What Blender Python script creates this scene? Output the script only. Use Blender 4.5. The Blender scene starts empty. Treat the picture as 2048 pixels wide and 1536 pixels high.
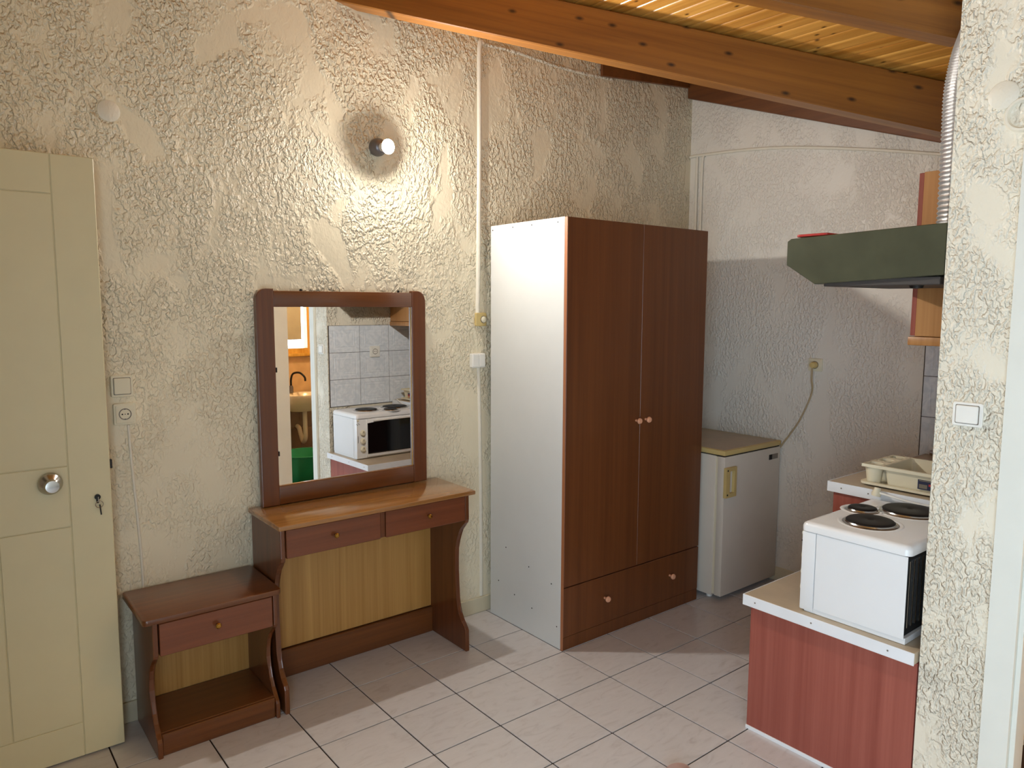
import bpy, bmesh, math, random
from mathutils import Vector, Matrix
random.seed(7)
S = bpy.context.scene
C = bpy.context.collection

# ------------------------------------------------------------------ camera
PITCH, ROLL, HEAD, FPX = math.radians(6.098), math.radians(0.2253), math.radians(51.357), 1479.69
fwd = Vector((math.cos(HEAD)*math.cos(PITCH), math.sin(HEAD)*math.cos(PITCH), -math.sin(PITCH)))
rgt = Vector((math.sin(HEAD), -math.cos(HEAD), 0)); upv = rgt.cross(fwd)
r2 = math.cos(ROLL)*rgt + math.sin(ROLL)*upv; u2 = -math.sin(ROLL)*rgt + math.cos(ROLL)*upv
cam_d = bpy.data.cameras.new('camera'); cam = bpy.data.objects.new('camera', cam_d); C.objects.link(cam)
m = Matrix((r2, u2, -fwd)).transposed().to_4x4(); m.translation = Vector((0, 0, 1.6))
cam.matrix_world = m
cam_d.sensor_fit = 'HORIZONTAL'; cam_d.sensor_width = 36.0; cam_d.lens = FPX/2048*36; cam_d.clip_start = .02
S.camera = cam

# ------------------------------------------------------------------ light
SKY, BULB, EXPO = 5.5, 1850.0, 0.87
w = bpy.data.worlds.new('sky'); S.world = w; w.use_nodes = True
bg = w.node_tree.nodes['Background']; bg.inputs['Color'].default_value = (.66, .83, 1, 1); bg.inputs['Strength'].default_value = SKY
S.view_settings.view_transform = 'Standard'; S.view_settings.look = 'None'
S.cycles.max_bounces = 7; S.cycles.diffuse_bounces = 4; S.cycles.glossy_bounces = 4; S.cycles.caustics_reflective = False; S.cycles.caustics_refractive = False
S.view_settings.exposure = EXPO; S.view_settings.gamma = 1; S.view_settings.use_curve_mapping = False

def portal(name, loc, rot, sx, sy):
    """guides the sky light of the world through a real opening"""
    l = bpy.data.lights.new(name, 'AREA'); l.shape = 'RECTANGLE'; l.size = sx; l.size_y = sy
    l.cycles.is_portal = True
    o = bpy.data.objects.new(name, l); C.objects.link(o); o.location = loc; o.rotation_euler = rot
    return o
portal('balcony_portal', (-.46, -.50, 1.10), (0, -math.pi/2, 0), 2.1, 1.9)
portal('bathroom_window_portal', (2.92, -1.22, 1.55), (math.pi/2, 0, 0), .5, .8)

# ------------------------------------------------------------------ colour and node helpers
def lin(r, g, b):
    f = lambda c: (c/255/12.92) if c/255 <= .04045 else ((c/255+.055)/1.055)**2.4
    return (f(r), f(g), f(b), 1)
MATS = {}
class NT:
    def __init__(s, name):
        s.m = bpy.data.materials.new(name); s.m.use_nodes = True; s.t = s.m.node_tree
        s.b = s.t.nodes['Principled BSDF']; MATS[name] = s.m
    def n(s, ty, **kw):
        o = s.t.nodes.new(ty)
        for k, v in kw.items():
            if k in o.inputs.keys(): o.inputs[k].default_value = v
            else: setattr(o, k, v)
        return o
    def l(s, a, b): s.t.links.new(a, b)
    def ramp(s, src, stops):
        r = s.n('ShaderNodeValToRGB'); e = r.color_ramp.elements
        e[0].position, e[0].color = stops[0]; e[1].position, e[1].color = stops[-1]
        for p, c in stops[1:-1]:
            x = e.new(p); x.color = c
        s.l(src, r.inputs['Fac']); return r.outputs['Color']
    def math(s, op, a, b):
        o = s.n('ShaderNodeMath', operation=op)
        for i, v in enumerate((a, b)):
            if isinstance(v, (int, float)): o.inputs[i].default_value = v
            else: s.l(v, o.inputs[i])
        return o.outputs[0]
    def coords(s, scale=(1, 1, 1), rnd=0, rot=(0, 0, 0)):
        tc = s.n('ShaderNodeTexCoord'); mp = s.n('ShaderNodeMapping')
        mp.inputs['Scale'].default_value = scale; mp.inputs['Rotation'].default_value = rot
        s.l(tc.outputs['Object'], mp.inputs['Vector'])
        if rnd:
            oi = s.n('ShaderNodeObjectInfo'); cm = s.n('ShaderNodeCombineXYZ')
            for i, k in enumerate((rnd, rnd*1.7, rnd*.6)):
                s.l(s.math('MULTIPLY', oi.outputs['Random'], k), cm.inputs[i])
            s.l(cm.outputs[0], mp.inputs['Location'])
        return mp.outputs['Vector']
    def bump(s, h, strength=.5, dist=.01):
        b = s.n('ShaderNodeBump'); b.inputs['Strength'].default_value = strength; b.inputs['Distance'].default_value = dist
        s.l(h, b.inputs['Height']); s.l(b.outputs['Normal'], s.b.inputs['Normal'])
def g(v): return (v, v, v, 1)
def plain(name, col, rough=.5, metal=0, coat=0, spec=None, noise=0):
    t = NT(name); t.b.inputs['Base Color'].default_value = col
    t.b.inputs['Roughness'].default_value = rough; t.b.inputs['Metallic'].default_value = metal
    t.b.inputs['Coat Weight'].default_value = coat
    if spec is not None: t.b.inputs['Specular IOR Level'].default_value = spec
    nz = t.n('ShaderNodeTexNoise', Scale=9.0, Detail=3.0); t.l(t.coords(), nz.inputs['Vector'])
    k = noise or .06
    a = tuple(c*(1-k) for c in col[:3])+(1,); b = tuple(min(1, c*(1+k)) for c in col[:3])+(1,)
    t.l(t.ramp(nz.outputs['Fac'], [(.3, a), (.7, b)]), t.b.inputs['Base Color'])
    return t
def wood(name, c1, c2, axis='Z', fine=55, rough=.35, coat=.0, streak=2.2, knots=0, kth=.55, rnd=0, bump=.05, spec=.5):
    t = NT(name)
    sc = {'X': (streak, fine, fine), 'Y': (fine, streak, fine), 'Z': (fine, fine, streak)}[axis]
    v = t.coords(sc, rnd)
    n1 = t.n('ShaderNodeTexNoise', Scale=1.0, Detail=4.0, Roughness=.6, Distortion=.6); t.l(v, n1.inputs['Vector'])
    sc2 = tuple(x*.16 for x in sc); v2 = t.coords(sc2, rnd)
    n2 = t.n('ShaderNodeTexNoise', Scale=1.0, Detail=3.0, Distortion=1.4); t.l(v2, n2.inputs['Vector'])
    f = t.math('ADD', t.math('MULTIPLY', n1.outputs['Fac'], .45), t.math('MULTIPLY', n2.outputs['Fac'], .55))
    mid = tuple((a+b)/2 for a, b in zip(c1, c2))
    col = t.ramp(f, [(.33, c1), (.5, mid), (.68, c2)])
    if knots:
        ks = {'X': (knots*.45, .01, knots), 'Y': (knots, knots*.45, .01), 'Z': (knots, .01, knots*.45)}[axis]
        vo = t.n('ShaderNodeTexVoronoi', voronoi_dimensions='2D', Scale=1.0)
        sx = t.n('ShaderNodeSeparateXYZ'); cx = t.n('ShaderNodeCombineXYZ'); t.l(t.coords(ks, rnd), sx.inputs[0])
        a, b = {'X': (0, 2), 'Y': (1, 0), 'Z': (2, 0)}[axis]
        t.l(sx.outputs[a], cx.inputs[0]); t.l(sx.outputs[b], cx.inputs[1]); t.l(cx.outputs[0], vo.inputs['Vector'])
        kn = t.ramp(vo.outputs['Distance'], [(.025, g(1)), (.095, g(0))])
        # only some cells carry a knot
        sp = t.n('ShaderNodeSeparateColor'); t.l(vo.outputs['Color'], sp.inputs[0])
        on = t.math('GREATER_THAN', sp.outputs[0], kth)
        mx = t.n('ShaderNodeMix', data_type='RGBA'); t.l(t.math('MULTIPLY', kn, on), mx.inputs['Factor'])
        t.l(col, mx.inputs[6]); mx.inputs[7].default_value = tuple(c*.25 for c in c1[:3])+(1,); col = mx.outputs[2]
    t.l(col, t.b.inputs['Base Color'])
    t.b.inputs['Roughness'].default_value = rough; t.b.inputs['Coat Weight'].default_value = coat
    t.b.inputs['Coat Roughness'].default_value = .12; t.b.inputs['Specular IOR Level'].default_value = spec
    t.bump(n1.outputs['Fac'], bump, .002)
    return t

# plaster: smooth trowelled patches between fields of raised crumbs
def plaster(name, col, amount=1.0, rough=.42, calm=False):
    t = NT(name); v = t.coords()
    vs = t.coords((1, 1, .72), rot=(.0, .35, 0))
    blob = t.n('ShaderNodeTexNoise', Scale=70.0, Detail=1.5, Roughness=.5, Distortion=.25); t.l(vs, blob.inputs['Vector'])
    b = t.ramp(blob.outputs['Fac'], [(.43, g(0)), (.50, g(.45)), (.60, g(.9)), (.72, g(1))])
    ln = t.n('ShaderNodeTexNoise', Scale=26.0, Detail=2.0, Roughness=.6, Distortion=1.6); t.l(vs, ln.inputs['Vector'])
    lr = t.ramp(ln.outputs['Fac'], [(.46, g(0)), (.52, g(1)), (.60, g(.2))])
    mk = t.n('ShaderNodeTexNoise', Scale=4.6, Detail=2.5, Roughness=.6, Distortion=.5); t.l(vs, mk.inputs['Vector'])
    ms = t.ramp(mk.outputs['Fac'], [(.39, g(.05)), (.51, g(1))])
    wv = t.n('ShaderNodeTexNoise', Scale=7.0, Detail=2.0); t.l(v, wv.inputs['Vector'])
    h = t.math('MULTIPLY', t.math('ADD', b, t.math('MULTIPLY', lr, .22)), ms)
    if calm:       # the coat is rubbed flatter on the lower half of the wall
        sz = t.n('ShaderNodeSeparateXYZ'); t.l(v, sz.inputs[0])
        mr = t.n('ShaderNodeMapRange'); t.l(sz.outputs[2], mr.inputs[0])
        for k_, q_ in enumerate((.9, 1.75, .42, 1.0)): mr.inputs[k_+1].default_value = q_
        h = t.math('MULTIPLY', h, mr.outputs[0])
    h = t.math('ADD', h, t.math('MULTIPLY', wv.outputs['Fac'], .35 if calm else .5))
    t.bump(h, 1.0*amount, .0078)
    cn = t.n('ShaderNodeTexNoise', Scale=1.6, Detail=4.0); t.l(v, cn.inputs['Vector'])
    a = tuple(c*.95 for c in col[:3])+(1,); c2 = tuple(min(1, c*1.03) for c in col[:3])+(1,)
    t.l(t.ramp(cn.outputs['Fac'], [(.35, a), (.65, c2)]), t.b.inputs['Base Color'])
    t.b.inputs['Roughness'].default_value = rough
    return t
plaster('plaster', lin(230, 222, 202)); plaster('plaster_back', lin(231, 220, 192), calm=True); plaster('plaster_soft', lin(228, 222, 210), .55)
plaster('plaster_smooth', lin(228, 221, 203), .12)
# floor tile: pale marbled ceramic
t = NT('floor_tile'); v = t.coords((1, 1, 1), 9, rot=(0, 0, .7))
n1 = t.n('ShaderNodeTexNoise', Scale=7.0, Detail=7.0, Roughness=.62, Distortion=1.6)
vm = t.coords((1, 3.2, 1), 9, rot=(0, 0, .9)); t.l(vm, n1.inputs['Vector'])
t.l(t.ramp(n1.outputs['Fac'], [(.28, lin(188, 182, 180)), (.46, lin(202, 198, 197)), (.7, lin(207, 203, 202))]), t.b.inputs['Base Color'])
t.b.inputs['Roughness'].default_value = .33
plain('grout', lin(58, 48, 42), 1.0, spec=.05)
plain('skirting_tile', lin(206, 196, 168), .4)
# kitchen wall tile with embossed lines
t = NT('wall_tile'); v = t.coords((1, 1, 1), 5)
n1 = t.n('ShaderNodeTexNoise', Scale=16.0, Detail=3.0, Distortion=2.0); t.l(v, n1.inputs['Vector'])
t.l(t.ramp(n1.outputs['Fac'], [(.4, lin(212, 219, 226)), (.6, lin(228, 233, 238))]), t.b.inputs['Base Color'])
t.b.inputs['Roughness'].default_value = .22; t.bump(n1.outputs['Fac'], .3, .004)
plain('bath_tile', lin(205, 172, 128), .3, noise=.12); plain('bath_tile_dark', lin(138, 122, 108), .35, noise=.12)
# timber
wood('beam', lin(112, 66, 22), lin(164, 106, 40), 'X', 38, .38, .2, 1.2, knots=9, kth=.25, bump=.12)
wood('beam_shaded', lin(92, 52, 22), lin(128, 76, 34), 'Y', 34, .5, .1, 1.0, knots=5, bump=.1)  # rafter and wall plate timber, their shade painted in as darker tones
wood('plank', lin(170, 108, 36), lin(222, 164, 80), 'Y', 60, .30, .35, 1.6, knots=15, kth=.62, rnd=40, bump=.08)
wood('walnut', lin(86, 46, 18), lin(118, 68, 30), 'X', 70, .28, .3, 2.0)
wood('walnut_v', lin(82, 42, 18), lin(112, 62, 28), 'Z', 70, .30, .25, 2.0)
wood('walnut_red', lin(98, 50, 26), lin(124, 68, 38), 'X', 60, .34, .25, 2.0)
wood('walnut_top_sheen', lin(128, 82, 38), lin(168, 118, 64), 'X', 46, .16, .6, .9)  # tabletop walnut, reflections painted in as a lighter golden colour
wood('oak_panel', lin(162, 116, 56), lin(196, 150, 84), 'Z', 80, .45, .05, 1.2)
wood('wardrobe_front', lin(92, 50, 22), lin(116, 67, 32), 'Z', 60, .42, .1, 1.1)
wood('wardrobe_edge', lin(150, 92, 58), lin(178, 116, 76), 'Z', 60, .4, .1, 1.1)
wood('cherry', lin(138, 68, 56), lin(162, 90, 76), 'Z', 70, .36, .1, 1.4)
wood('cherry_light', lin(160, 108, 60), lin(188, 136, 82), 'Z', 70, .4, .1, 1.4)
wood('window_wood', lin(190, 140, 50), lin(224, 178, 86), 'Z', 60, .4, .1, 1.4)
# everything else
plain('white_melamine', lin(212, 212, 208), .34, noise=.015); plain('white_enamel', lin(232, 233, 233), .22, coat=.3, noise=.01)
plain('cream_door', lin(214, 204, 166), .42, noise=.015); plain('white_door', lin(222, 222, 212), .42, noise=.02)
plain('cream_plastic', lin(222, 214, 188), .4, noise=.02); plain('white_plastic', lin(232, 230, 222), .36, noise=.02)
plain('yellowed_plastic', lin(204, 180, 118), .45, noise=.05); plain('fridge_white', lin(216, 208, 194), .42, noise=.02)
plain('beige_laminate', lin(180, 164, 140), .38, noise=.08); plain('white_edging', lin(230, 232, 234), .4, noise=.02)
plain('dark_metal', lin(40, 38, 36), .4, .6); plain('black_gap', lin(12, 11, 10), .8); plain('steel', lin(190, 188, 184), .22, 1.0, noise=.02)
plain('aluminium_foil', lin(228, 228, 228), .36, .75, noise=.03); plain('brass', lin(170, 130, 60), .25, 1.0); plain('hood_green', lin(78, 80, 62), .36, .35, noise=.15)
plain('hood_under', lin(70, 64, 60), .6, .2); plain('hotplate', lin(20, 17, 16), .5, spec=.3); plain('oven_glass', lin(8, 9, 13), .08, coat=.6)
plain('cord_beige', lin(176, 156, 120), .5); plain('knob_pink', lin(232, 172, 136), .4); plain('rack_cream', lin(222, 212, 184), .45, noise=.02); plain('red_plastic', lin(176, 40, 34), .45)
plain('green_plastic', lin(36, 150, 104), .4); plain('navy_print', lin(38, 42, 70), .5); plain('red_print', lin(186, 60, 66), .5); plain('orange_print', lin(214, 150, 96), .5)
plain('pink_rubber', lin(222, 196, 188), .55); plain('grey_metal', lin(120, 116, 118), .35, .7); plain('grey_badge', lin(120, 112, 100), .4)
plain('dark_plate', lin(54, 40, 34), .25, coat=.4); plain('ceramic', lin(236, 226, 206), .15, coat=.3); plain('blind', lin(176, 170, 150), .7)
t = NT('mirror_glass'); t.b.inputs['Metallic'].default_value = 1; t.b.inputs['Base Color'].default_value = g(.92); t.b.inputs['Roughness'].default_value = 0.0
t = NT('bulb'); t.b.inputs['Emission Color'].default_value = (1, .96, .90, 1); t.b.inputs['Emission Strength'].default_value = BULB
t = NT('window_glass'); tr = t.n('ShaderNodeBsdfTransparent'); gl = t.n('ShaderNodeBsdfGlossy', Roughness=.02); mx = t.n('ShaderNodeMixShader', Fac=.08)
t.l(tr.outputs[0], mx.inputs[1]); t.l(gl.outputs[0], mx.inputs[2]); t.l(mx.outputs[0], t.t.nodes['Material Output'].inputs['Surface'])

# ------------------------------------------------------------------ geometry helpers
def root(name, loc, label, cat, group=None, rotz=0):
    o = bpy.data.objects.new(name, None); C.objects.link(o); o.location = loc; o.rotation_euler = (0, 0, rotz)
    o.empty_display_size = .05
    return tag(o, label, cat, group)
def tag(o, label=None, cat=None, group=None, kind=None):
    if label: o['label'] = label
    if cat: o['category'] = cat
    if group: o['group'] = group
    if kind: o['kind'] = kind
    return o
def origin(p):
    v = Vector((0, 0, 0))
    while p is not None:
        v = v+p.location; p = p.parent
    return v
def finish(name, bm, mat, parent=None, smooth=False, at=None):
    """bm holds world coordinates; the object is placed at `at` (or its parent's origin)"""
    base = origin(parent); o0 = base if at is None else Vector(at)
    bmesh.ops.translate(bm, verts=bm.verts, vec=-o0)
    bmesh.ops.recalc_face_normals(bm, faces=bm.faces)
    me = bpy.data.meshes.new(name); bm.to_mesh(me); bm.free()
    me.materials.append(MATS[mat])
    if smooth:
        for p in me.polygons: p.use_smooth = True
        try: me.set_sharp_from_angle(angle=math.radians(40))
        except Exception: pass
    o = bpy.data.objects.new(name, me); C.objects.link(o)
    if parent: o.parent = parent; o.location = o0-base
    else: o.location = o0
    return o
def bbox(bm, x0, x1, y0, y1, z0, z1, bev=0, seg=1):
    vs = [bm.verts.new((x, y, z)) for x in (x0, x1) for y in (y0, y1) for z in (z0, z1)]
    fs = [bm.faces.new([vs[i] for i in q]) for q in ((0, 1, 3, 2), (4, 6, 7, 5), (0, 4, 5, 1), (2, 3, 7, 6), (0, 2, 6, 4), (1, 5, 7, 3))]
    if bev:
        ed = list({e for f in fs for e in f.edges})
        bmesh.ops.bevel(bm, geom=ed, offset=bev, segments=seg, affect='EDGES', profile=.5)
def box(name, x0, x1, y0, y1, z0, z1, mat, parent=None, bev=.0015, seg=1, at=None):
    bm = bmesh.new(); bbox(bm, min(x0, x1), max(x0, x1), min(y0, y1), max(y0, y1), min(z0, z1), max(z0, z1), bev, seg)
    return finish(name, bm, mat, parent, seg > 1, at)
def multi(name, boxes, mat, parent=None, bev=0, at=None):
    bm = bmesh.new()
    for b in boxes: bbox(bm, *b, bev)
    return finish(name, bm, mat, parent, False, at)
def prism(name, prof, axis, a0, a1, mat, parent=None, bev=0, at=None, smooth=False, seg=1):
    """prof: 2D outline; axis X -> (y,z), Y -> (x,z), Z -> (x,y)"""
    P = {'X': lambda a, p: (a, p[0], p[1]), 'Y': lambda a, p: (p[0], a, p[1]), 'Z': lambda a, p: (p[0], p[1], a)}[axis]
    bm = bmesh.new(); A = [bm.verts.new(P(a0, p)) for p in prof]; B = [bm.verts.new(P(a1, p)) for p in prof]; n = len(prof)
    caps = [bm.faces.new(A), bm.faces.new(B[::-1])]
    for i in range(n): bm.faces.new((A[i], B[i], B[(i+1) % n], A[(i+1) % n]))
    if bev: bmesh.ops.bevel(bm, geom=[e for f in caps for e in f.edges], offset=bev, segments=seg, affect='EDGES', profile=.5)
    return finish(name, bm, mat, parent, smooth, at)
def tube_bm(bm, pts, rad, n=10, caps=True):
    pts = [Vector(p) for p in pts]; rr = rad if isinstance(rad, (list, tuple)) else [rad]*len(pts)
    rings = []; up = Vector((0, 0, 1))
    for i, p in enumerate(pts):
        d = (pts[min(i+1, len(pts)-1)]-pts[max(i-1, 0)]).normalized()
        ref = up if abs(d.dot(up)) < .9 else Vector((1, 0, 0))
        a = d.cross(ref).normalized(); b = d.cross(a)
        if rings:
            pa = prev
            a = (pa-d*pa.dot(d)).normalized(); b = d.cross(a)
        prev = a
        rings.append([bm.verts.new(p+rr[i]*(math.cos(2*math.pi*k/n)*a+math.sin(2*math.pi*k/n)*b)) for k in range(n)])
    for i in range(len(rings)-1):
        for k in range(n): bm.faces.new((rings[i][k], rings[i][(k+1) % n], rings[i+1][(k+1) % n], rings[i+1][k]))
    if caps: bm.faces.new(rings[0]); bm.faces.new(rings[-1][::-1])
def tube(name, pts, rad, mat, parent=None, n=10, at=None):
    bm = bmesh.new(); tube_bm(bm, pts, rad, n); return finish(name, bm, mat, parent, True, at)
def spline(pts, k=8):
    pts = [Vector(p) for p in pts]; out = []
    for i in range(len(pts)-1):
        p0, p1, p2, p3 = pts[max(i-1, 0)], pts[i], pts[i+1], pts[min(i+2, len(pts)-1)]
        for j in range(k):
            s = j/k
            out.append(.5*((2*p1)+(p2-p0)*s+(2*p0-5*p1+4*p2-p3)*s*s+(3*p1-p0-3*p2+p3)*s**3))
    return out+[pts[-1]]
def lathe(name, prof, c, axis, mat, parent=None, n=24, at=None, bm=None):
    """prof: (radius, distance along axis)"""
    own = bm is None; bm = bm or bmesh.new(); ax = Vector(axis).normalized()
    ref = Vector((0, 0, 1)) if abs(ax.z) < .9 else Vector((1, 0, 0)); a = ax.cross(ref).normalized(); b = ax.cross(a); c = Vector(c)
    rings = []
    for r, h in prof:
        if r < 1e-6: rings.append([bm.verts.new(c+ax*h)])
        else: rings.append([bm.verts.new(c+ax*h+r*(math.cos(2*math.pi*k/n)*a+math.sin(2*math.pi*k/n)*b)) for k in range(n)])
    for A, B in zip(rings, rings[1:]):
        for k in range(n):
            q = [A[k % len(A)], A[(k+1) % len(A)], B[(k+1) % len(B)], B[k % len(B)]]
            q = list(dict.fromkeys(q))
            if len(q) > 2: bm.faces.new(q)
    if own: return finish(name, bm, mat, parent, True, at)
def poly(name, pts, thick, mat, parent=None, at=None):
    """planar polygon pts (world) extruded by vector thick"""
    bm = bmesh.new(); A = [bm.verts.new(p) for p in pts]; B = [bm.verts.new(Vector(p)+Vector(thick)) for p in pts]; n = len(pts)
    bm.faces.new(A); bm.faces.new(B[::-1])
    for i in range(n): bm.faces.new((A[i], A[(i+1) % n], B[(i+1) % n], B[i]))
    return finish(name, bm, mat, parent, False, at)
def rrect(cx, cy, w, h, r, k=4):
    out = []
    for sx, sy, a0 in ((1, 1, 0), (-1, 1, 90), (-1, -1, 180), (1, -1, 270)):
        for i in range(k+1):
            a = math.radians(a0+90*i/k); out.append((cx+sx*(w/2-r)+r*math.cos(a), cy+sy*(h/2-r)+r*math.sin(a)))
    return out
def hole(prof_out, prof_in, axis, a0, a1, name, mat, parent=None, at=None):
    """frame: ring between two outlines with the same number of points"""
    P = {'X': lambda a, p: (a, p[0], p[1]), 'Y': lambda a, p: (p[0], a, p[1]), 'Z': lambda a, p: (p[0], p[1], a)}[axis]
    bm = bmesh.new(); L = [[bm.verts.new(P(a, p)) for p in pr] for a in (a0, a1) for pr in (prof_out, prof_in)]; n = len(prof_out)
    for i in range(n):
        j = (i+1) % n
        bm.faces.new((L[0][i], L[0][j], L[1][j], L[1][i])); bm.faces.new((L[2][i], L[3][i], L[3][j], L[2][j]))
        bm.faces.new((L[0][i], L[2][i], L[2][j], L[0][j])); bm.faces.new((L[1][i], L[1][j], L[3][j], L[3][i]))
    return finish(name, bm, mat, parent, False, at)

# ------------------------------------------------------------------ the room
WB, WR, WK, WS, WL, WF = 3.02, 3.84, .925, 2.37, -.34, -1.9     # back, right, kitchen, bathroom side, left, rear
zA = lambda x: 3.042-.34*(x-1.56)          # near roof slope, falls towards the right wall
zB = lambda y: 3.042+.34*(y-3.02)          # far roof slope, falls towards the kitchen wall
zR = lambda x, y: max(zA(x), zB(y))
fl = tag(box('floor', WL-.1, 4.0, WF-.1, WB+.1, -.06, -.003, 'grout', None, 0), kind='structure')
GX, GY, TS, GAP = 1.941, 2.115, .30, .0055
full = None
for i in range(-9, 8):
    for j in range(-15, 5):
        x0, x1, y0, y1 = GX+i*TS, GX+(i+1)*TS, GY+j*TS, GY+(j+1)*TS
        x0, x1, y0, y1 = max(x0, WL), min(x1, WR), max(y0, WF), min(y1, WB)
        if x1-x0 < .02 or y1-y0 < .02: continue
        if y1 <= WK+.05 and x0 >= WS: continue
        if y0 < -.9: continue
        if x1-x0 > TS-.001 and y1-y0 > TS-.001:
            if full is None:
                full = box('floor_tile', x0+GAP/2, x1-GAP/2, y0+GAP/2, y1-GAP/2, -.008, 0, 'floor_tile', fl, .0006, 1, ((x0+x1)/2, (y0+y1)/2, 0))
            else:
                o = full.copy(); C.objects.link(o); o.parent = fl; o.location = ((x0+x1)/2, (y0+y1)/2, 0)-origin(fl) if False else Vector(((x0+x1)/2, (y0+y1)/2, 0))
        else:
            box('floor_tile', x0+GAP/2, x1-GAP/2, y0+GAP/2, y1-GAP/2, -.008, 0, 'floor_tile', fl, .0006, 1, ((x0+x1)/2, (y0+y1)/2, 0))
st = lambda o: tag(o, kind='structure')
# back wall
st(poly('wall_back', [(WL-.1, WB, 0), (WR+.1, WB, 0), (WR+.1, WB, 3.05), (1.56, WB, 3.05), (WL-.1, WB, zA(WL-.1))], (0, .12, 0), 'plaster_back'))
st(poly('wall_right', [(WR, WK-.1, 0), (WR, WB+.1, 0), (WR, WB+.1, zB(WB+.1)), (WR, WK-.1, zB(WK-.1))], (.12, 0, 0), 'plaster_soft'))
wk = st(poly('wall_kitchen', [(WS+.1, WK, 0), (WR, WK, 0), (WR, WK, zR(WR, WK)), (3.655, WK, zR(3.655, WK)), (WS+.1, WK, zA(WS+.1))], (0, -.1, 0), 'plaster'))
D0, D1, DH = -.06, .675, 2.05      # bathroom doorway
bm = bmesh.new()
zt = zA(WS)
for (y0, y1, z0, z1) in ((D1, WK, 0, zt), (WF, D0, 0, zt), (D0, D1, DH, zt)): bbox(bm, WS, WS+.1, y0, y1, z0, z1)
# rounded plaster arris at the kitchen corner
st(finish('wall_side', bm, 'plaster'))
bm = bmesh.new()
for (y0, y1, z0, z1) in ((.45, 2.03, 0, 3.7), (2.85, WB, 0, 3.7), (2.03, 2.85, 2.10, 3.7), (WF, -1.45, 0, 3.7), (-1.45, .45, 2.15, 3.7), (-1.45, .45, 0, .05)): bbox(bm, WL-.1, WL, y0, y1, z0, z1)
st(finish('wall_left', bm, 'plaster'))
st(box('wall_rear', WL-.1, WS+.1, WF-.1, WF, 0, 3.72, 'plaster_soft', None, 0))
# unseen closed hallway box, added beyond the entrance door to keep sky light out
st(multi('wall_hall_blocker', [(-1.5, -1.4, 1.93, 2.95, 0, 2.4), (-1.4, WL-.1, 1.93, 2.03, 0, 2.4), (-1.4, WL-.1, 2.85, 2.95, 0, 2.4), (-1.4, WL-.1, 2.03, 2.85, 2.3, 2.4), (-1.4, WL-.1, 2.03, 2.85, -.06, -.003)], 'plaster_soft'))
# glazed balcony door beside the viewer: frame, mullion and two panes
wr = st(hole([(-1.45, .05), (.45, .05), (.45, 2.15), (-1.45, 2.15)], [(-1.38, .13), (.38, .13), (.38, 2.08), (-1.38, 2.08)], 'X', WL-.08, WL-.02, 'window_1', 'white_door'))
box('mullion', WL-.075, WL-.025, -.54, -.46, .13, 2.08, 'white_door', wr)
box('pane', WL-.052, WL-.048, -1.38, -.54, .13, 2.08, 'window_glass', wr, 0); box('pane', WL-.052, WL-.048, -.46, .38, .13, 2.08, 'window_glass', wr, 0)
# skirting
bb = st(box('baseboard_back', WL, WR-.002, WB-.011, WB, 0, .082, 'skirting_tile', None, .003))
br = st(box('baseboard_right', WR-.011, WR, 1.56, WB-.012, 0, .082, 'skirting_tile', None, .003))

# ------------------------------------------------------------------ roof: boarded ceiling on beams
ce = st(poly('ceiling', [(WL-.15, WF-.1, zA(WL-.15)+.02), (WL-.15, WB+.12, zA(WL-.15)+.02), (1.44, WB+.12, zA(1.44)+.02), (3.95, .63, zA(3.95)+.02), (3.95, WF-.1, zA(3.95)+.02)], (0, 0, .05), 'plank'))
# far slope, only beyond the valley
poly('far_slope', [(1.44, 3.14, zB(3.14)+.012), (3.96, 3.14, zB(3.14)+.012), (3.96, .62, zB(.62)+.012)], (0, 0, .05), 'plank', ce)
PW, pl0 = .0464, None
x = 1.30
while x < 3.62:
    prof = [(0, .017), (0, .006), (.0035, .0015), (.0075, 0), (PW-.0055, 0), (PW-.0022, .0015), (PW-.0012, .006), (PW-.0012, .017)]
    y1 = min(WB-.02, 3.02-(x-1.56)+.06); y0 = .30 if x < WS-.06 else WK+.004
    if y1-y0 > .1:
        bm = bmesh.new()
        R = lambda yy: [bm.verts.new((x+p[0], yy, zA(x+p[0])+p[1]-.001)) for p in prof]
        A, B = R(y0), R(y1); bm.faces.new(A); bm.faces.new(B[::-1])
        for i in range(8): bm.faces.new((A[i], A[(i+1) % 8], B[(i+1) % 8], B[i]))
        finish('plank', bm, 'plank', ce, False, (x, (y0+y1)/2, zA(x)))
    x += PW
def beam(name, p0, d, length, wd, ht, mat, label):
    """p0: far lower edge start; the beam widens towards the viewer by wd and rises by ht"""
    d = Vector(d); dn = Vector((d.x, d.y, 0)).normalized(); n = Vector((dn.y, -dn.x, 0)); p0 = Vector(p0)
    bm = bmesh.new(); L = length/Vector((d.x, d.y, 0)).length
    ln = (d*L).length; q = [(0, 0, 0), (ln, 0, 0)]
    bbox(bm, 0, ln, -wd, 0, 0, ht, .004)
    me = bpy.data.meshes.new(name); bmesh.ops.recalc_face_normals(bm, faces=bm.faces); bm.to_mesh(me); bm.free(); me.materials.append(MATS[mat])
    o = bpy.data.objects.new(name, me); C.objects.link(o)
    ex = d.normalized(); ey = -n; ez = ex.cross(ey)
    mm = Matrix((ex, ey, ez)).transposed().to_4x4(); mm.translation = p0; o.matrix_world = mm
    return tag(o, label, 'beam')
zv = 2.852
beam('ceiling_beam', (1.56-.16, 3.02+.16, zv+.16*.34), (1, -1, -.34), 3.15, .08, .186, 'beam', 'long varnished pine beam running diagonally below the boarded ceiling')
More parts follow.
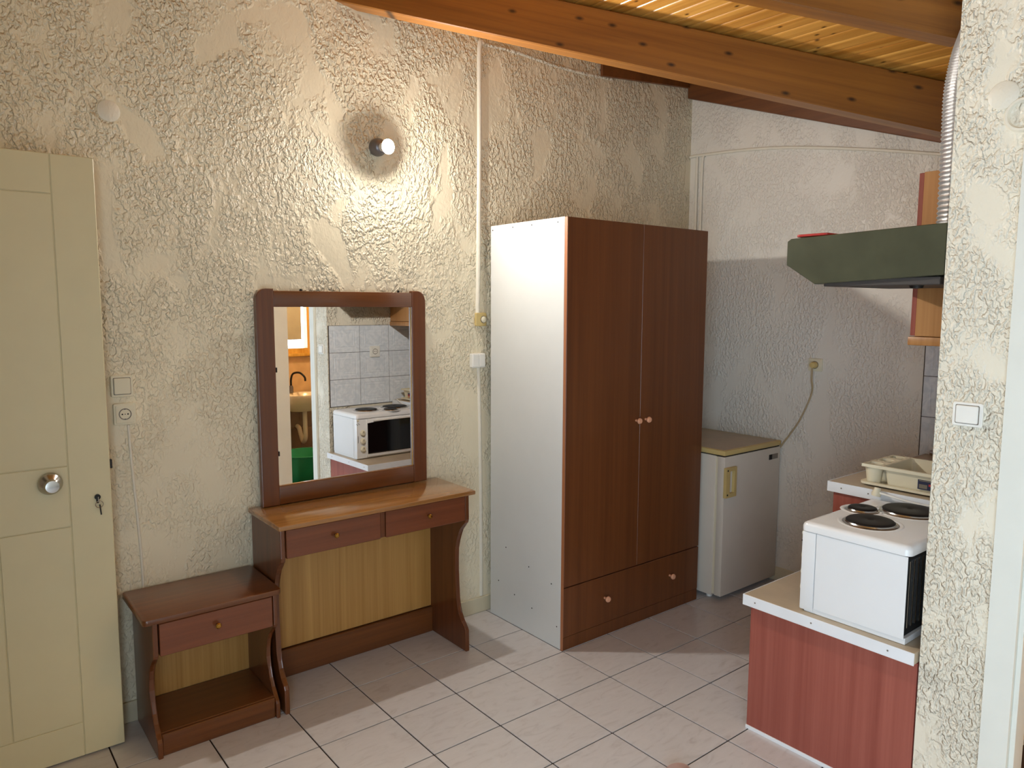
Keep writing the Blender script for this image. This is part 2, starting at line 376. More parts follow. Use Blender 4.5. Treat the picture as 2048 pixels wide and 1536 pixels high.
beam('ceiling_beam', (2.311-1.6, 1.513+1.6, zv+.34*1.56-.34*(2.311-1.6)), (1, -1, -.34), 2.86, .08, .186, 'beam', 'pine beam across the top right corner, nearer than the long one')
# rafter lying along the right wall and wall plate along the back wall
o = prism('rafter', [(1.0, 2.876+.341*(1.0-3.035)), (3.018, 2.871), (3.018, 3.03), (1.0, 3.03+.341*(1.0-3.018))], 'X', WR-.05, WR-.002, 'beam_shaded', None, .003, (WR, 2, 2.5))
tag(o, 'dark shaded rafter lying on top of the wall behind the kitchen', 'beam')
o = prism('wall_plate', [(3.03, 2.858), (3.785, 2.928), (3.785, 3.03), (3.03, 3.03)], 'Y', WB-.02, WB-.001, 'beam_shaded', None, .002, (3.4, WB, 2.9))
tag(o, 'short shaded board on the back wall just under the long beam', 'beam')

# ------------------------------------------------------------------ plastered details on the back wall
def conduit(name, pts, r, label, mat='plaster_smooth', flat=None):
    o = tube(name, spline(pts, 5), r, mat, None, 10, pts[0]); return tag(o, label, 'conduit')
conduit('cable_conduit', [(2.226, WB+.004, 2.862), (2.205, WB+.004, 2.83), (2.204, WB+.004, 2.4), (2.198, WB+.004, 1.9), (2.192, WB+.004, 1.56)], .014, 'vertical painted cable conduit above the round button switch, left of the wardrobe')
conduit('cable_conduit', [(2.196, WB+.004, 1.29), (2.205, WB+.004, 1.0), (2.212, WB+.004, .5), (2.214, WB+.004, .085)], .012, 'painted cable conduit running down from the double switch to the skirting')
conduit('plaster_edge', [(2.24, WB+.005, 2.862), (2.42, WB+.005, 2.866), (2.70, WB+.005, 2.852), (2.9, WB+.005, 2.853), (3.04, WB+.005, 2.858), (3.12, WB+.005, 2.862)], .011, 'ragged plaster edge along the top of the back wall under the beam', 'plaster')
conduit('cable_conduit', [(.585, WB, 1.15), (.59, WB, 1.0), (.60, WB, .8), (.607, WB, .62), (.608, WB, .50)], .0055, 'thin painted cable running down from the wall socket behind the nightstand')
o = lathe('junction_cover', [(.0, .0025), (.035, .0025), (.037, .001), (.037, 0)], (.574, WB, 2.28), (0, -1, 0), 'plaster_smooth', None, 28, (.574, WB, 2.28)); tag(o, 'round painted junction cover above the cream door', 'cover')

def wall_box(name, label, cat, P, U, V, N, w_, h_, d, mat):
    """a wall plate built in its own frame: P centre on the wall, U right, V up, N out of the wall"""
    r = root(name, P, label, cat); P, U, V, N = map(Vector, (P, U, V, N))
    def part(nm, cx, cy, w2, h2, n0, n1, rad, m2, par=None):
        bm = bmesh.new(); pr = rrect(cx, cy, w2, h2, rad); b = min(.002, (n1-n0)*.4)
        pr2 = rrect(cx, cy, w2-2*b, h2-2*b, max(rad-b, .0005))
        A = [bm.verts.new(P+U*p[0]+V*p[1]+N*n0) for p in pr]; B = [bm.verts.new(P+U*p[0]+V*p[1]+N*(n1-b)) for p in pr]; D = [bm.verts.new(P+U*p[0]+V*p[1]+N*n1) for p in pr2]
        k = len(pr); bm.faces.new(A); bm.faces.new(D[::-1])
        for X, Y in ((A, B), (B, D)):
            for i in range(k): bm.faces.new((X[i], X[(i+1) % k], Y[(i+1) % k], Y[i]))
        return finish(nm, bm, m2, par or r)
    def disc(nm, cx, cy, prof, m2, par=None):
        return lathe(nm, prof, P+U*cx+V*cy, N, m2, par or r, 20)
    part('plate', 0, 0, w_, h_, 0, d, .006, mat)
    return r, part, disc
BK = dict(U=(1, 0, 0), V=(0, 0, 1), N=(0, -1, 0)); RT = dict(U=(0, -1, 0), V=(0, 0, 1), N=(-1, 0, 0)); KT = dict(U=(-1, 0, 0), V=(0, 0, 1), N=(0, 1, 0))
def switch(P, F, label, w_=.074, h_=.08, mat='cream_plastic'):
    r, part, disc = wall_box('light_switch', label, 'switch', P, F['U'], F['V'], F['N'], w_, h_, .010, mat)
    part('rocker_gap', 0, 0, w_*.80, h_*.80, .009, .0104, .004, 'grey_badge'); part('rocker', 0, 0, w_*.735, h_*.735, .009, .0145, .004, mat)
    return r
def socket(P, F, label, w_=.076, h_=.08, mat='cream_plastic'):
    r, part, disc = wall_box('wall_socket', label, 'socket', P, F['U'], F['V'], F['N'], w_, h_, .010, mat)
    part('inset', 0, 0, w_*.82, h_*.82, .009, .0125, .004, mat)
    disc('socket_well', 0, 0, [(.0215, .0118), (.0215, .0138), (.0195, .0138), (.0185, .0128), (0, .0128)], 'grey_badge')
    disc('socket_face', 0, 0, [(.0182, .0126), (.0182, .0134), (0, .0134)], mat)
    for dx in (-.0095, 0, .0095): disc('pin_hole', dx, 0, [(.0028 if dx else .0018, .013), (.0028 if dx else .0018, .0138), (0, .0138)], 'black_gap')
    for dy in (-.0185, .0185): part('earth_clip', 0, dy, .006, .004, .0115, .0145, .001, 'grey_metal')
    return r
switch((.569, WB, 1.297), BK, 'cream light switch on the back wall, above the socket beside the door')
socket((.574, WB, 1.193), BK, 'cream wall socket with two pin holes beside the door')
r, part, disc = wall_box('light_switch', 'small white double switch on the back wall left of the wardrobe', 'switch', (2.184, WB, 1.322), (1, 0, 0), (0, 0, 1), (0, -1, 0), .082, .072, .022, 'white_plastic')
part('rocker', -.0195, 0, .037, .064, .020, .026, .003, 'white_plastic'); part('rocker', .0195, 0, .037, .064, .020, .026, .003, 'white_plastic')
r, part, disc = wall_box('button_switch', 'yellowed square switch with a round button, left of the wardrobe', 'switch', (2.206, WB, 1.527), (1, 0, 0), (0, 0, 1), (0, -1, 0), .064, .066, .014, 'yellowed_plastic')
disc('button_ring', .012, 0, [(.0185, .012), (.0185, .016), (.015, .016)], 'grey_badge'); disc('button', .012, 0, [(.0155, .012), (.0155, .019), (.011, .022), (0, .0225)], 'cream_plastic')
switch((WS, .836, 1.289), RT, 'cream light switch on the rough wall beside the bathroom doorway', .08, .07, 'white_plastic')
o = lathe('junction_cover', [(.0, .005), (.035, .005), (.038, .003), (.038, 0)], (WS, .803, 2.178), (-1, 0, 0), 'plaster_smooth', None, 28, (WS, .803, 2.178)); tag(o, 'round painted junction cover high on the rough wall at the right', 'cover')
o = lathe('plaster_ring', [(.033, 0), (.037, .009), (.043, .009), (.048, 0)], (WS, .752, 2.118), (-1, 0, 0), 'plaster_smooth', None, 32, (WS, .752, 2.118)); tag(o, 'raised plaster ring around a round recess, just under the round cover at the right', 'cover')

# ------------------------------------------------------------------ wall lamp
L0 = (1.636, WB, 2.292)
la = root('wall_lamp', L0, 'grey wall lamp with a bare lit bulb above the mirror', 'lamp')
lathe('lamp_cup', [(.0, .0), (.036, .0), (.0385, .006), (.039, .02), (.036, .035), (.029, .047), (.020, .053), (.0, .053)], L0, (0, -1, -.02), 'grey_metal', la, 28)
lathe('cup_screw', [(.003, 0), (.003, .004), (0, .005)], (1.655, WB-.042, 2.266), (.5, -1, -.4), 'steel', la, 10)
LAX = (.05, -1, -.10)
lathe('bulb_base', [(.0, .045), (.0185, .05), (.0195, .062), (.024, .078), (.031, .100), (.0, .0995)], L0, LAX, 'white_plastic', la, 24)
cap = math.radians(50); cR = .031/math.sin(cap)
lathe('bulb', [(cR*math.sin(cap*(1-i/7)), .100+cR*(math.cos(cap*(1-i/7))-math.cos(cap))) for i in range(8)], L0, LAX, 'bulb', la, 24)

# ------------------------------------------------------------------ entrance door leaf, open against the back wall
DX0, DX1, DY = -.315, .492, 2.87
dr = st(box('door_1', DX0, DX1, DY+.003, DY+.043, .006, 2.085, 'cream_door', None, .002, 1, (DX0, DY, 0)))
e = .0016
V0, V1 = DX0+.128, .364
pan = [(V1, DX1, .006, 2.085), (DX0, V0, .006, 2.085), (V0, V1, 1.956, 2.085), (V0, V1, 1.050, 1.956), (V0, V1, .839, 1.050), (V0, V1, .006, .132)]
c1, c2 = .158, V0+(V1-.158)
pan += [(c1, V1, .132, .839), (c2, c1, .132, .839), (V0, c2, .132, .839)]
for a, b, c, d in pan: box('door_panel', a+e, b-e, DY-.0005, DY+.004, c+e, d-e, 'cream_door', dr, .0012)
k = lathe('knob_rose', [(0, 0), (.030, 0), (.036, .003), (.037, .010), (.034, .016), (.024, .024), (.016, .034), (.019, .044), (.024, .050), (.025, .057), (.020, .064), (0, .067)], (.309, DY, .998), (0, -1, 0), 'steel', dr, 32)
lk = lathe('lock_cylinder', [(0, 0), (.0095, 0), (.0095, .007), (0, .007)], (.447, DY, .930), (0, -1, 0), 'dark_metal', dr, 18)
box('lock_tongue', .4425, .4515, DY-.006, DY, .908, .926, 'dark_metal', lk, .002)
ky = box('key', .4455, .4485, DY-.020, DY-.004, .914, .934, 'steel', dr, .001)
bm = bmesh.new(); ring = [(.450+.012*math.cos(a), DY-.012, .905+.012*math.sin(a)) for a in [i*2*math.pi/16 for i in range(17)]]
tube_bm(bm, ring, .0012, 6); finish('key_ring', bm, 'steel', ky, True)
prism('hanging_key', [(.449, .905), (.4535, .904), (.4565, .868), (.4525, .867)], 'Y', DY-.013, DY-.010, 'dark_metal', ky)
box('latch_bolt', DX1-.002, DX1+.009, DY+.012, DY+.028, 1.022, 1.053, 'dark_metal', dr, .001)

# ------------------------------------------------------------------ dressing table, nightstand
def side_profile(h, yb, yf, ztop, pts):
    return [(yb, 0), (yb, h)] + pts
T1 = [(2.694, .742), (2.692, .628), (2.697, .612), (2.717, .593), (2.738, .570), (2.755, .545), (2.768, .512), (2.775, .470), (2.777, .42), (2.777, .363), (2.773, .30), (2.768, .23), (2.763, .19), (2.753, .163), (2.728, .134), (2.702, .112), (2.694, .098), (2.692, 0)]
dt = root('dressing_table', (1.46, 2.85, 0), 'dark brown dressing table with two drawers under the mirror', 'table')
for xa, xb in ((1.024, 1.044), (1.884, 1.906)):
    prism('side_panel', [(3.006, 0), (3.006, .742)]+T1, 'X', xa, xb, 'walnut_v', dt, .004, None, False, 2)
box('top', 1.012, 1.928, 2.672, 3.010, .742, .762, 'walnut_top_sheen', dt, .005, 2)
box('apron', 1.044, 1.884, 2.98, 2.99, .60, .742, 'walnut', dt)
for xa, xb, kx in ((1.047, 1.452, 1.247), (1.478, 1.882, 1.684)):
    d = box('drawer', xa, xb, 2.690, 2.98, .625, .738, 'walnut_red', dt, .002)
    lathe('knob', [(.004, 0), (.004, .010), (.010, .015), (.0105, .020), (.007, .024), (0, .025)], (kx, 2.690, .684), (0, -1, 0), 'brass', d, 16)
box('divider', 1.4535, 1.4765, 2.697, 2.98, .627, .741, 'walnut_v', dt)
box('back_panel', 1.044, 1.884, 2.990, 3.000, .128, .742, 'oak_panel', dt, 0)
box('kick_board', 1.044, 1.884, 2.975, 2.999, .0, .124, 'walnut', dt, .002)

ns = root('nightstand', (.78, 2.85, 0), 'low dark brown nightstand with one drawer beside the cream door', 'nightstand')
f = lambda z: z*.372/.628
T2 = [(2.690, .498), (2.690, .378), (2.695, .366), (2.712, .356), (2.732, .342), (2.752, .322), (2.770, .292), (2.780, .255), (2.781, .215), (2.775, .175), (2.760, .135), (2.740, .105), (2.715, .082), (2.696, .068), (2.689, .058), (2.688, 0)]
for xa, xb in ((.562, .580), (.988, 1.004)):
    prism('side_panel', [(3.006, 0), (3.006, .498)]+T2, 'X', xa, xb, 'walnut_v', ns, .004, None, False, 2)
prism('top', rrect(.7735, 2.842, .488, .336, .018, 4), 'Z', .498, .520, 'walnut', ns, .005, None, True, 2)
d = box('drawer', .584, .984, 2.688, 2.97, .374, .492, 'walnut_red', ns, .002)
lathe('knob', [(.004, 0), (.004, .010), (.010, .015), (.0105, .020), (.007, .024), (0, .025)], (.778, 2.688, .440), (0, -1, 0), 'brass', d, 16)
box('back_panel', .580, .988, 2.990, 3.000, .085, .498, 'oak_panel', ns, 0)
box('shelf', .580, .988, 2.712, 2.990, .066, .084, 'walnut', ns, .001)
box('kick_board', .580, .988, 2.700, 2.716, 0, .080, 'walnut', ns, .003)

# ------------------------------------------------------------------ mirror
MY = math.radians(.668)
mi = root('mirror', (1.455, 2.985, .763), 'large rectangular mirror in a dark brown wooden frame above the dressing table', 'mirror')
def mbox(nm, x0, x1, y0, y1, z0, z1, mat, par=None, bev=.003, seg=2): return box(nm, x0, x1, y0, y1, z0, z1, mat, par or mi, bev, seg)
def stile(xa, xb, outer):
    r_ = .04; z0, z1 = .763, 1.662; pr = []
    if outer == 'L':
        pr = [(xb, z0), (xb, z1)]+[(xa+r_-r_*math.sin(a), z1-r_+r_*math.cos(a)) for a in [i*math.pi/2/6 for i in range(7)]]+[(xa, z0)]
    else:
        pr = [(xa, z0), (xb, z0)]+[(xb-r_+r_*math.cos(a), z1-r_+r_*math.sin(a)) for a in [i*math.pi/2/6 for i in range(7)]]+[(xa, z1)]
    prism('stile', pr, 'Y', 2.968, 2.996, 'walnut_v', mi, .004, None, False, 2)
stile(1.058, 1.132, 'L'); stile(1.786, 1.857, 'R')
mbox('rail', 1.132, 1.786, 2.970, 2.996, 1.588, 1.654, 'walnut'); mbox('rail', 1.132, 1.786, 2.970, 2.996, .765, .842, 'walnut')
mbox('glass', 1.128, 1.790, 2.984, 2.988, .838, 1.592, 'mirror_glass', None, 0, 1)
mbox('glass_bead', 1.7835, 1.7875, 2.978, 2.984, .842, 1.588, 'window_wood', None, .001, 1)
mbox('glass_bead', 1.1315, 1.1345, 2.978, 2.984, .842, 1.588, 'white_melamine', None, .0005, 1)
mbox('glass_bead', 1.1345, 1.783, 2.977, 2.984, .842, .8445, 'walnut_top_sheen', None, .0005, 1)
for z in (1.33, .98): mbox('glass_clip', 1.133, 1.139, 2.972, 2.984, z-.010, z+.010, 'dark_metal', None, .001, 1)
for x_ in (1.26, 1.73): lathe('hanger', [(.006, 0), (.006, .003), (0, .003)], (x_, 2.998, 1.658), (0, -1, 0), 'dark_metal', mi, 12)
mi.rotation_euler = (math.radians(-.263), 0, MY)

# ------------------------------------------------------------------ wardrobe
wx0, wx1, wy0, wy1, wz = 2.240, 3.234, 2.416, 2.975, 1.987
wa = root('wardrobe', (2.737, 2.70, 0), 'tall wardrobe with brown doors and a white side standing at the back wall', 'wardrobe')
sp_ = box('side_panel', wx0, wx0+.016, wy0+.019, wy1, 0, wz, 'white_melamine', wa); sp_['label'] = 'white side panel'
box('side_panel', wx1-.016, wx1, wy0+.019, wy1, 0, wz, 'white_melamine', wa)
box('top_panel', wx0+.016, wx1-.016, wy0+.019, wy1, wz-.016, wz-.001, 'white_melamine', wa); box('back_panel', wx0+.016, wx1-.016, wy1-.006, wy1-.002, .02, wz-.016, 'white_melamine', wa, 0)
box('bottom_panel', wx0+.016, wx1-.016, wy0+.019, wy1-.008, .05, .066, 'white_melamine', wa)
for xa, xb, kx in ((wx0+.001, 2.7364, 2.709), (2.7376, wx1-.001, 2.778)):
    d = box('door', xa, xb, wy0, wy0+.018, .3035, wz-.002, 'wardrobe_front', wa, .0015)
    lathe('knob', [(.006, 0), (.006, .010), (.012, .017), (.015, .024), (.012, .031), (0, .034)], (kx, wy0, 1.041), (0, -1, 0), 'knob_pink', d, 18)
d = box('drawer', wx0+.001, wx1-.001, wy0, wy0+.018, .064, .2985, 'wardrobe_front', wa, .0015)
for kx in (2.511, 2.996): lathe('knob', [(.006, 0), (.006, .010), (.012, .017), (.015, .024), (.012, .031), (0, .034)], (kx, wy0, .191), (0, -1, 0), 'knob_pink', d, 18)
box('kick_board', wx0+.001, wx1-.001, wy0+.002, wy0+.018, 0, .062, 'wardrobe_front', wa, .001)
box('edge_strip', wx0-.0006, wx0+.0008, wy0+.0005, wy0+.0175, .0, wz-.003, 'wardrobe_edge', wa, 0)
for yy, zz in ((2.958, 1.965), (2.80, 1.968), (2.66, 1.968), (2.48, 1.966), (2.845, .385), (2.665, .335), (2.50, .30), (2.905, .195), (2.775, .16), (2.64, .135), (2.46, .105)):
    lathe('screw', [(.0032, 0), (.0032, .0012), (0, .0014)], (wx0, yy, zz), (-1, 0, 0), 'dark_metal', wa, 8)

# ------------------------------------------------------------------ fridge
fx0, fx1, fy0 = 3.296, 3.826, 2.31
fr = root('fridge', (3.56, 2.6, 0), 'small old white fridge with a yellowed top behind the wardrobe', 'fridge')
box('body', fx0, fx1, fy0+.060, 2.86, .022, .800, 'fridge_white', fr, .004, 2)
box('top', fx0-.002, fx1+.002, fy0-.002, 2.87, .806, .832, 'yellowed_plastic', fr, .003, 2); box('top_laminate', fx0+.016, fx1-.016, fy0+.018, 2.852, .831, .8335, 'beige_laminate', fr, .0005)
box('top_gap', fx0+.006, fx1-.006, fy0+.006, 2.85, .799, .807, 'black_gap', fr, 0)
d = box('door', fx0, fx1, fy0, fy0+.044, .030, .799, 'fridge_white', fr, .004, 2)
box('door_seal', fx0+.006, fx1-.006, fy0+.044, fy0+.060, .034, .796, 'cream_plastic', fr, 0)
hd = hole([(3.292, .580), (3.386, .580), (3.386, .742), (3.292, .742)], [(3.326, .602), (3.366, .602), (3.366, .722), (3.326, .722)], 'Y', fy0-.016, fy0+.001, 'handle', 'yellowed_plastic', d)
for z in (.596, .728): lathe('screw', [(.005, 0), (.005, .001), (0, .001)], (3.306, fy0-.016, z), (0, -1, 0), 'black_gap', hd, 10)
bd = box('badge', 3.712, 3.800, fy0-.002, fy0+.001, .733, .762, 'grey_badge', d, .0005); box('badge_square', 3.712, 3.740, fy0-.0028, fy0-.0018, .733, .762, 'black_gap', bd, 0)
for xx in (fx0+.04, fx1-.04):
    for yy in (fy0+.10, 2.80): lathe('foot', [(.016, 0), (.016, .015), (.008, .016), (.008, .024)], (xx, yy, 0), (0, 0, 1), 'white_plastic', fr, 12)

# ------------------------------------------------------------------ right wall: socket, cord, conduits
socket((WR, 2.126, 1.279), RT, 'cream wall socket above the fridge with a plug in it', .080, .070)
cd = tube('power_cord', spline([(WR-.034, 2.128, 1.268), (WR-.028, 2.132, 1.20), (WR-.006, 2.140, 1.12), (WR-.006, 2.200, .97), (WR-.007, 2.268, .86), (WR-.0075, 2.305, .806), (WR-.007, 2.36, .70), (WR-.007, 2.42, .3)], 6), .005, 'cord_beige', fr, 8)
lathe('plug', [(.0, .013), (.0185, .013), (.0185, .030), (.014, .044), (.0, .046)], (WR, 2.126, 1.279), (-1, 0, 0), 'yellowed_plastic', cd, 18)
conduit('cable_conduit', [(WR-.009, 3.018, 2.522), (WR-.009, 2.94, 2.522), (WR-.009, 2.62, 2.505), (WR-.009, 2.31, 2.470), (WR-.009, 1.9, 2.395), (WR-.009, 1.565, 2.322), (WR-.009, 1.2, 2.24)], .0085, 'long painted cable conduit sloping across the wall above the kitchen')
conduit('cable_conduit', [(WR-.009, 2.962, 2.515), (WR-.009, 2.962, 2.2), (WR-.009, 2.96, 1.8), (WR-.009, 2.96, .10)], .008, 'vertical painted conduit in the far corner, nearest the corner')
conduit('cable_conduit', [(WR-.009, 2.905, 2.515), (WR-.009, 2.922, 2.48), (WR-.009, 2.924, 2.2), (WR-.009, 2.922, 1.8), (WR-.009, 2.922, .10)], .007, 'vertical painted conduit in the far corner, right one of the pair')

# ------------------------------------------------------------------ wall tiles in the kitchen
def wall_tile_mesh(w_, h_):
    """embossed tile lying in XZ, facing +Y, centred at origin"""
    bm = bmesh.new(); ins = [(0, 0), (0, .0045), (.002, .006), (.030, .006), (.033, .0045), (.038, .0045), (.041, .006), (.052, .006), (.055, .0045), (.058, .006)]
    rings = []
    for i, y in ins: rings.append([bm.verts.new((sx*(w_/2-i), y, sz*(h_/2-i))) for sx, sz in ((1, 1), (-1, 1), (-1, -1), (1, -1))])
    for A, B in zip(rings, rings[1:]):
        for k in range(4): bm.faces.new((A[k], A[(k+1) % 4], B[(k+1) % 4], B[k]))
    bm.faces.new(rings[-1])
    bmesh.ops.recalc_face_normals(bm, faces=bm.faces); me = bpy.data.meshes.new('wall_tile'); bm.to_mesh(me); bm.free(); me.materials.append(MATS['wall_tile']); return me
tm = wall_tile_mesh(.2475, .1975)
for i in range(6):
    for j in range(3):
        xc = WS+.012+.125+i*.25
        if xc+.125 > WR: continue
        o = bpy.data.objects.new('wall_tile', tm); C.objects.link(o); o.parent = wk; o.location = (xc, WK, .862+.1+j*.2)
wrt = bpy.data.objects['wall_right']
for i in range(2):
    for j in range(3):
        o = bpy.data.objects.new('wall_tile', tm); C.objects.link(o); o.parent = wrt; o.rotation_euler = (0, 0, math.pi/2); o.location = (WR, 1.562-.125-i*.25, .862+.1+j*.2)
box('tile_joint', WS+.008, WR, WK, WK+.0035, .86, 1.463, 'grout', wk, 0); box('tile_joint', WR-.0035, WR, WK, 1.565, .86, 1.463, 'grout', wrt, 0)
socket((2.755, WK+.006, 1.262), KT, 'white wall socket on the kitchen tiles, seen in the mirror', .084, .084, 'white_plastic')

# ------------------------------------------------------------------ kitchen units
cb = root('base_cabinet', (2.63, 1.22, 0), 'low red cherry base cabinet carrying the mini oven', 'cabinet')
box('end_panel', 2.370, 2.388, .93, 1.524, .004, .490, 'cherry', cb, .001); box('carcass', 2.388, 2.892, .93, 1.490, .06, .490, 'cherry', cb, .001)
for xa, xb in ((2.390, 2.640), (2.643, 2.890)):
    d = box('door', xa, xb, 1.490, 1.508, .07, .486, 'cherry', cb, .0015)
    lathe('knob', [(.005, 0), (.005, .01), (.012, .018), (.010, .026), (0, .027)], (2.615 if xa < 2.5 else 2.668, 1.508, .40), (0, 1, 0), 'steel', d, 14)
box('kick_board', 2.388, 2.892, 1.43, 1.446, 0, .06, 'cherry', cb, 0); box('floor_strip', 2.366, 2.372, .93, 1.526, 0, .014, 'white_edging', cb, .001)
wt = root('worktop', (2.62, 1.24, .49), 'low beige worktop with white edging under the mini oven', 'worktop')
box('slab', 2.345, 2.896, .93, 1.54, .492, .530, 'beige_laminate', wt, .002)
es = box('edge_strip', 2.342, 2.3452, .93, 1.542, .490, .5302, 'white_edging', wt, .0006); box('edge_strip', 2.3452, 2.896, 1.5398, 1.543, .490, .5302, 'white_edging', wt, .0006)
for yy in (1.49, 1.27, 1.01): lathe('screw', [(.003, 0), (.003, .001), (0, .001)], (2.342, yy, .511), (-1, 0, 0), 'grey_badge', es, 8)
ch = root('base_cabinet', (3.36, 1.2, 0), 'taller red cherry base cabinet beyond the mini oven', 'cabinet')
box('end_panel', 2.910, 2.926, .93, 1.508, .0, .838, 'cherry', ch, .001); box('carcass', 2.926, 3.83, .93, 1.478, .08, .838, 'cherry', ch, .001); box('kick_board', 2.926, 3.83, 1.42, 1.436, 0, .08, 'cherry', ch, 0)
for xa, xb in ((2.928, 3.376), (3.379, 3.828)):
    d = box('door', xa, xb, 1.478, 1.496, .09, .834, 'cherry', ch, .0015)
    lathe('knob', [(.005, 0), (.005, .01), (.012, .018), (.010, .026), (0, .027)], (3.35 if xa < 3 else 3.405, 1.496, .70), (0, 1, 0), 'steel', d, 14)
wh = root('worktop', (3.36, 1.23, .84), 'higher beige worktop with white edging carrying the dish rack', 'worktop')
box('slab', 2.901, 3.832, .94, 1.528, .842, .880, 'beige_laminate', wh, .002)
es = box('edge_strip', 2.898, 2.9012, .94, 1.530, .840, .8815, 'white_edging', wh, .0006); box('edge_strip', 2.9012, 3.832, 1.5278, 1.531, .840, .8815, 'white_edging', wh, .0006)
for yy in (1.47, 1.36): lathe('screw', [(.003, 0), (.003, .001), (0, .001)], (2.898, yy, .861), (-1, 0, 0), 'grey_badge', es, 8)
box('splash_strip', 3.80, 3.832, .94, 1.50, .881, .905, 'steel', wh, .004, 2)

# mini oven with three hot plates
ov = root('mini_oven', (2.63, 1.15, .531), 'white tabletop oven with three dark hot plates on the low worktop', 'oven')
ox0, ox1, oy0, oy1 = 2.375, 2.885, .975, 1.335
box('plinth', ox0+.004, ox1-.004, oy0, oy1-.016, .531, .552, 'white_enamel', ov, .001)
box('side_panel', ox0, ox0+.003, oy0+.004, oy1-.052, .548, .818, 'white_enamel', ov, .0008); box('side_panel', ox1-.003, ox1, oy0+.004, oy1-.052, .548, .818, 'white_enamel', ov, .0008)
box('body', ox0+.0035, ox1-.0035, oy0+.012, oy1-.05, .55, .82, 'black_gap', ov, 0)
box('front_frame', ox0-.001, ox1+.001, oy1-.050, oy1, .536, .818, 'white_enamel', ov, .004, 2)
bm = bmesh.new()   # hob: pressed sheet with rounded rim
pr = [(0, .820), (0, .838), (.004, .846), (.012, .851), (.022, .852)]
rg = []
for ins, z in pr: rg.append([bm.verts.new((p[0], p[1], z)) for p in rrect((ox0+ox1)/2, (oy0-.004+oy1+.006)/2, ox1-ox0+.006-2*ins, oy1-oy0+.010-2*ins, max(.022-ins*.6, .008), 4)])
for A, B in zip(rg, rg[1:]):
    for i in range(len(A)): bm.faces.new((A[i], A[(i+1) % len(A)], B[(i+1) % len(B)], B[i]))
bm.faces.new(rg[-1]); bm.faces.new(rg[0][::-1]); finish('hob', bm, 'white_enamel', ov, True)
for cx, cy, r_ in ((2.538, 1.178, .079), (2.682, 1.276, .049), (2.79, 1.155, .091)):
    h = lathe('hot_plate', [(r_, .0), (r_, .008), (r_-.004, .0115), (r_-.012, .0125), (.012, .0125), (.008, .0105), (0, .0105)], (cx, cy, .852), (0, 0, 1), 'hotplate', ov, 36)
    lathe('hot_plate_rim', [(r_+.013, -.0005), (r_+.009, .0022), (r_+.003, .0028), (r_+.0005, .0065), (r_-.001, .0065)], (cx, cy, .852), (0, 0, 1), 'steel', h, 36)
    lathe('hot_plate_ridge', [(r_+.028, -.0005), (r_+.024, .0018), (r_+.018, .0018), (r_+.013, -.0005)], (cx, cy, .852), (0, 0, 1), 'white_enamel', h, 36)
# oven front, faces the mirror
gd = []
for i in range(9):
    s = i/8; gd.append((2.455+.41*s, .785+.018*math.sin(min(1, s*1.0)*math.pi/2)))
od = box('oven_door', 2.452, ox1-.004, oy1-.001, oy1+.010, .545, .815, 'white_enamel', ov, .003, 2)
prism('oven_window', [(2.865, .566), (2.455, .566)]+gd, 'Y', oy1+.009, oy1+.0125, 'oven_glass', od)
box('door_handle', 2.50, 2.85, oy1+.010, oy1+.026, .796, .806, 'white_plastic', od, .003, 2)
for z in (.719, .661, .604):
    kk = lathe('dial', [(.0205, 0), (.0205, .006), (.016, .017), (.014, .018), (0, .018)], (2.420, oy1, z), (0, 1, 0), 'cream_plastic', ov, 20)
    box('dial_mark', 2.4185, 2.4215, oy1+.0178, oy1+.0192, z, z+.013, 'dark_metal', kk, 0)
lathe('indicator', [(.008, 0), (.008, .003), (0, .004)], (2.386, oy1, .808), (0, 1, 0), 'cream_plastic', ov, 12)
for dx, dz in ((-.011, .783), (-.003, .777), (.004, .786), (.010, .780)): lathe('mark', [(.0028, 0), (.0028, .0008), (0, .0008)], (2.386+dx, oy1, dz), (0, 1, 0), 'dark_metal', ov, 8)
box('side_mark', 2.3835, 2.3865, oy1, oy1+.0008, .65, .70, 'dark_metal', ov, 0)
for i in range(5): box('rear_vent', ox0+.020+i*.03, ox0+.026+i*.03, oy0+.004, oy0+.013, .58, .80, 'steel', ov, .001)
# plug and white lead lying on the back of the hob
pc = root('power_lead', (2.9, 1.25, .86), 'white power lead with a beige plug lying behind the hot plates', 'cord')
lathe('plug', [(.0, 0), (.016, .001), (.018, .012), (.013, .024), (.012, .034), (0, .036)], (2.872, 1.318, .864), (.2, -.1, 1), 'rack_cream', pc, 14)
tube('lead', spline([(2.872, 1.312, .880), (2.872, 1.27, .876), (2.874, 1.20, .867), (2.885, 1.12, .864), (2.89, 1.04, .8845), (2.91, .99, .887), (2.95, .965, .887)], 6), .0045, 'white_plastic', pc, 8)

# ------------------------------------------------------------------ dish rack on a tray
tr_ = root('drip_tray', (3.09, 1.2, .8815), 'cream plastic drip tray under the dish rack', 'tray')
tx0, tx1, ty0, ty1 = 2.945, 3.235, .975, 1.425
prism('tray_floor', rrect((tx0+tx1)/2, (ty0+ty1)/2, tx1-tx0-.03, ty1-ty0-.03, .02), 'Z', .884, .888, 'rack_cream', tr_)
hole(rrect((tx0+tx1)/2, (ty0+ty1)/2, tx1-tx0, ty1-ty0, .028), rrect((tx0+tx1)/2, (ty0+ty1)/2, tx1-tx0-.034, ty1-ty0-.034, .020), 'Z', .8875, .8965, 'tray_rim', 'rack_cream', tr_)
for xx in (tx0+.04, tx1-.04):
    for yy in (ty0+.05, ty1-.05): lathe('foot', [(.012, 0), (.012, .003), (0, .003)], (xx, yy, .8815), (0, 0, 1), 'rack_cream', tr_, 10)
dk = root('dish_rack', (3.09, 1.2, .888), 'cream plastic dish rack with cutlery cups on the high worktop', 'dish rack')
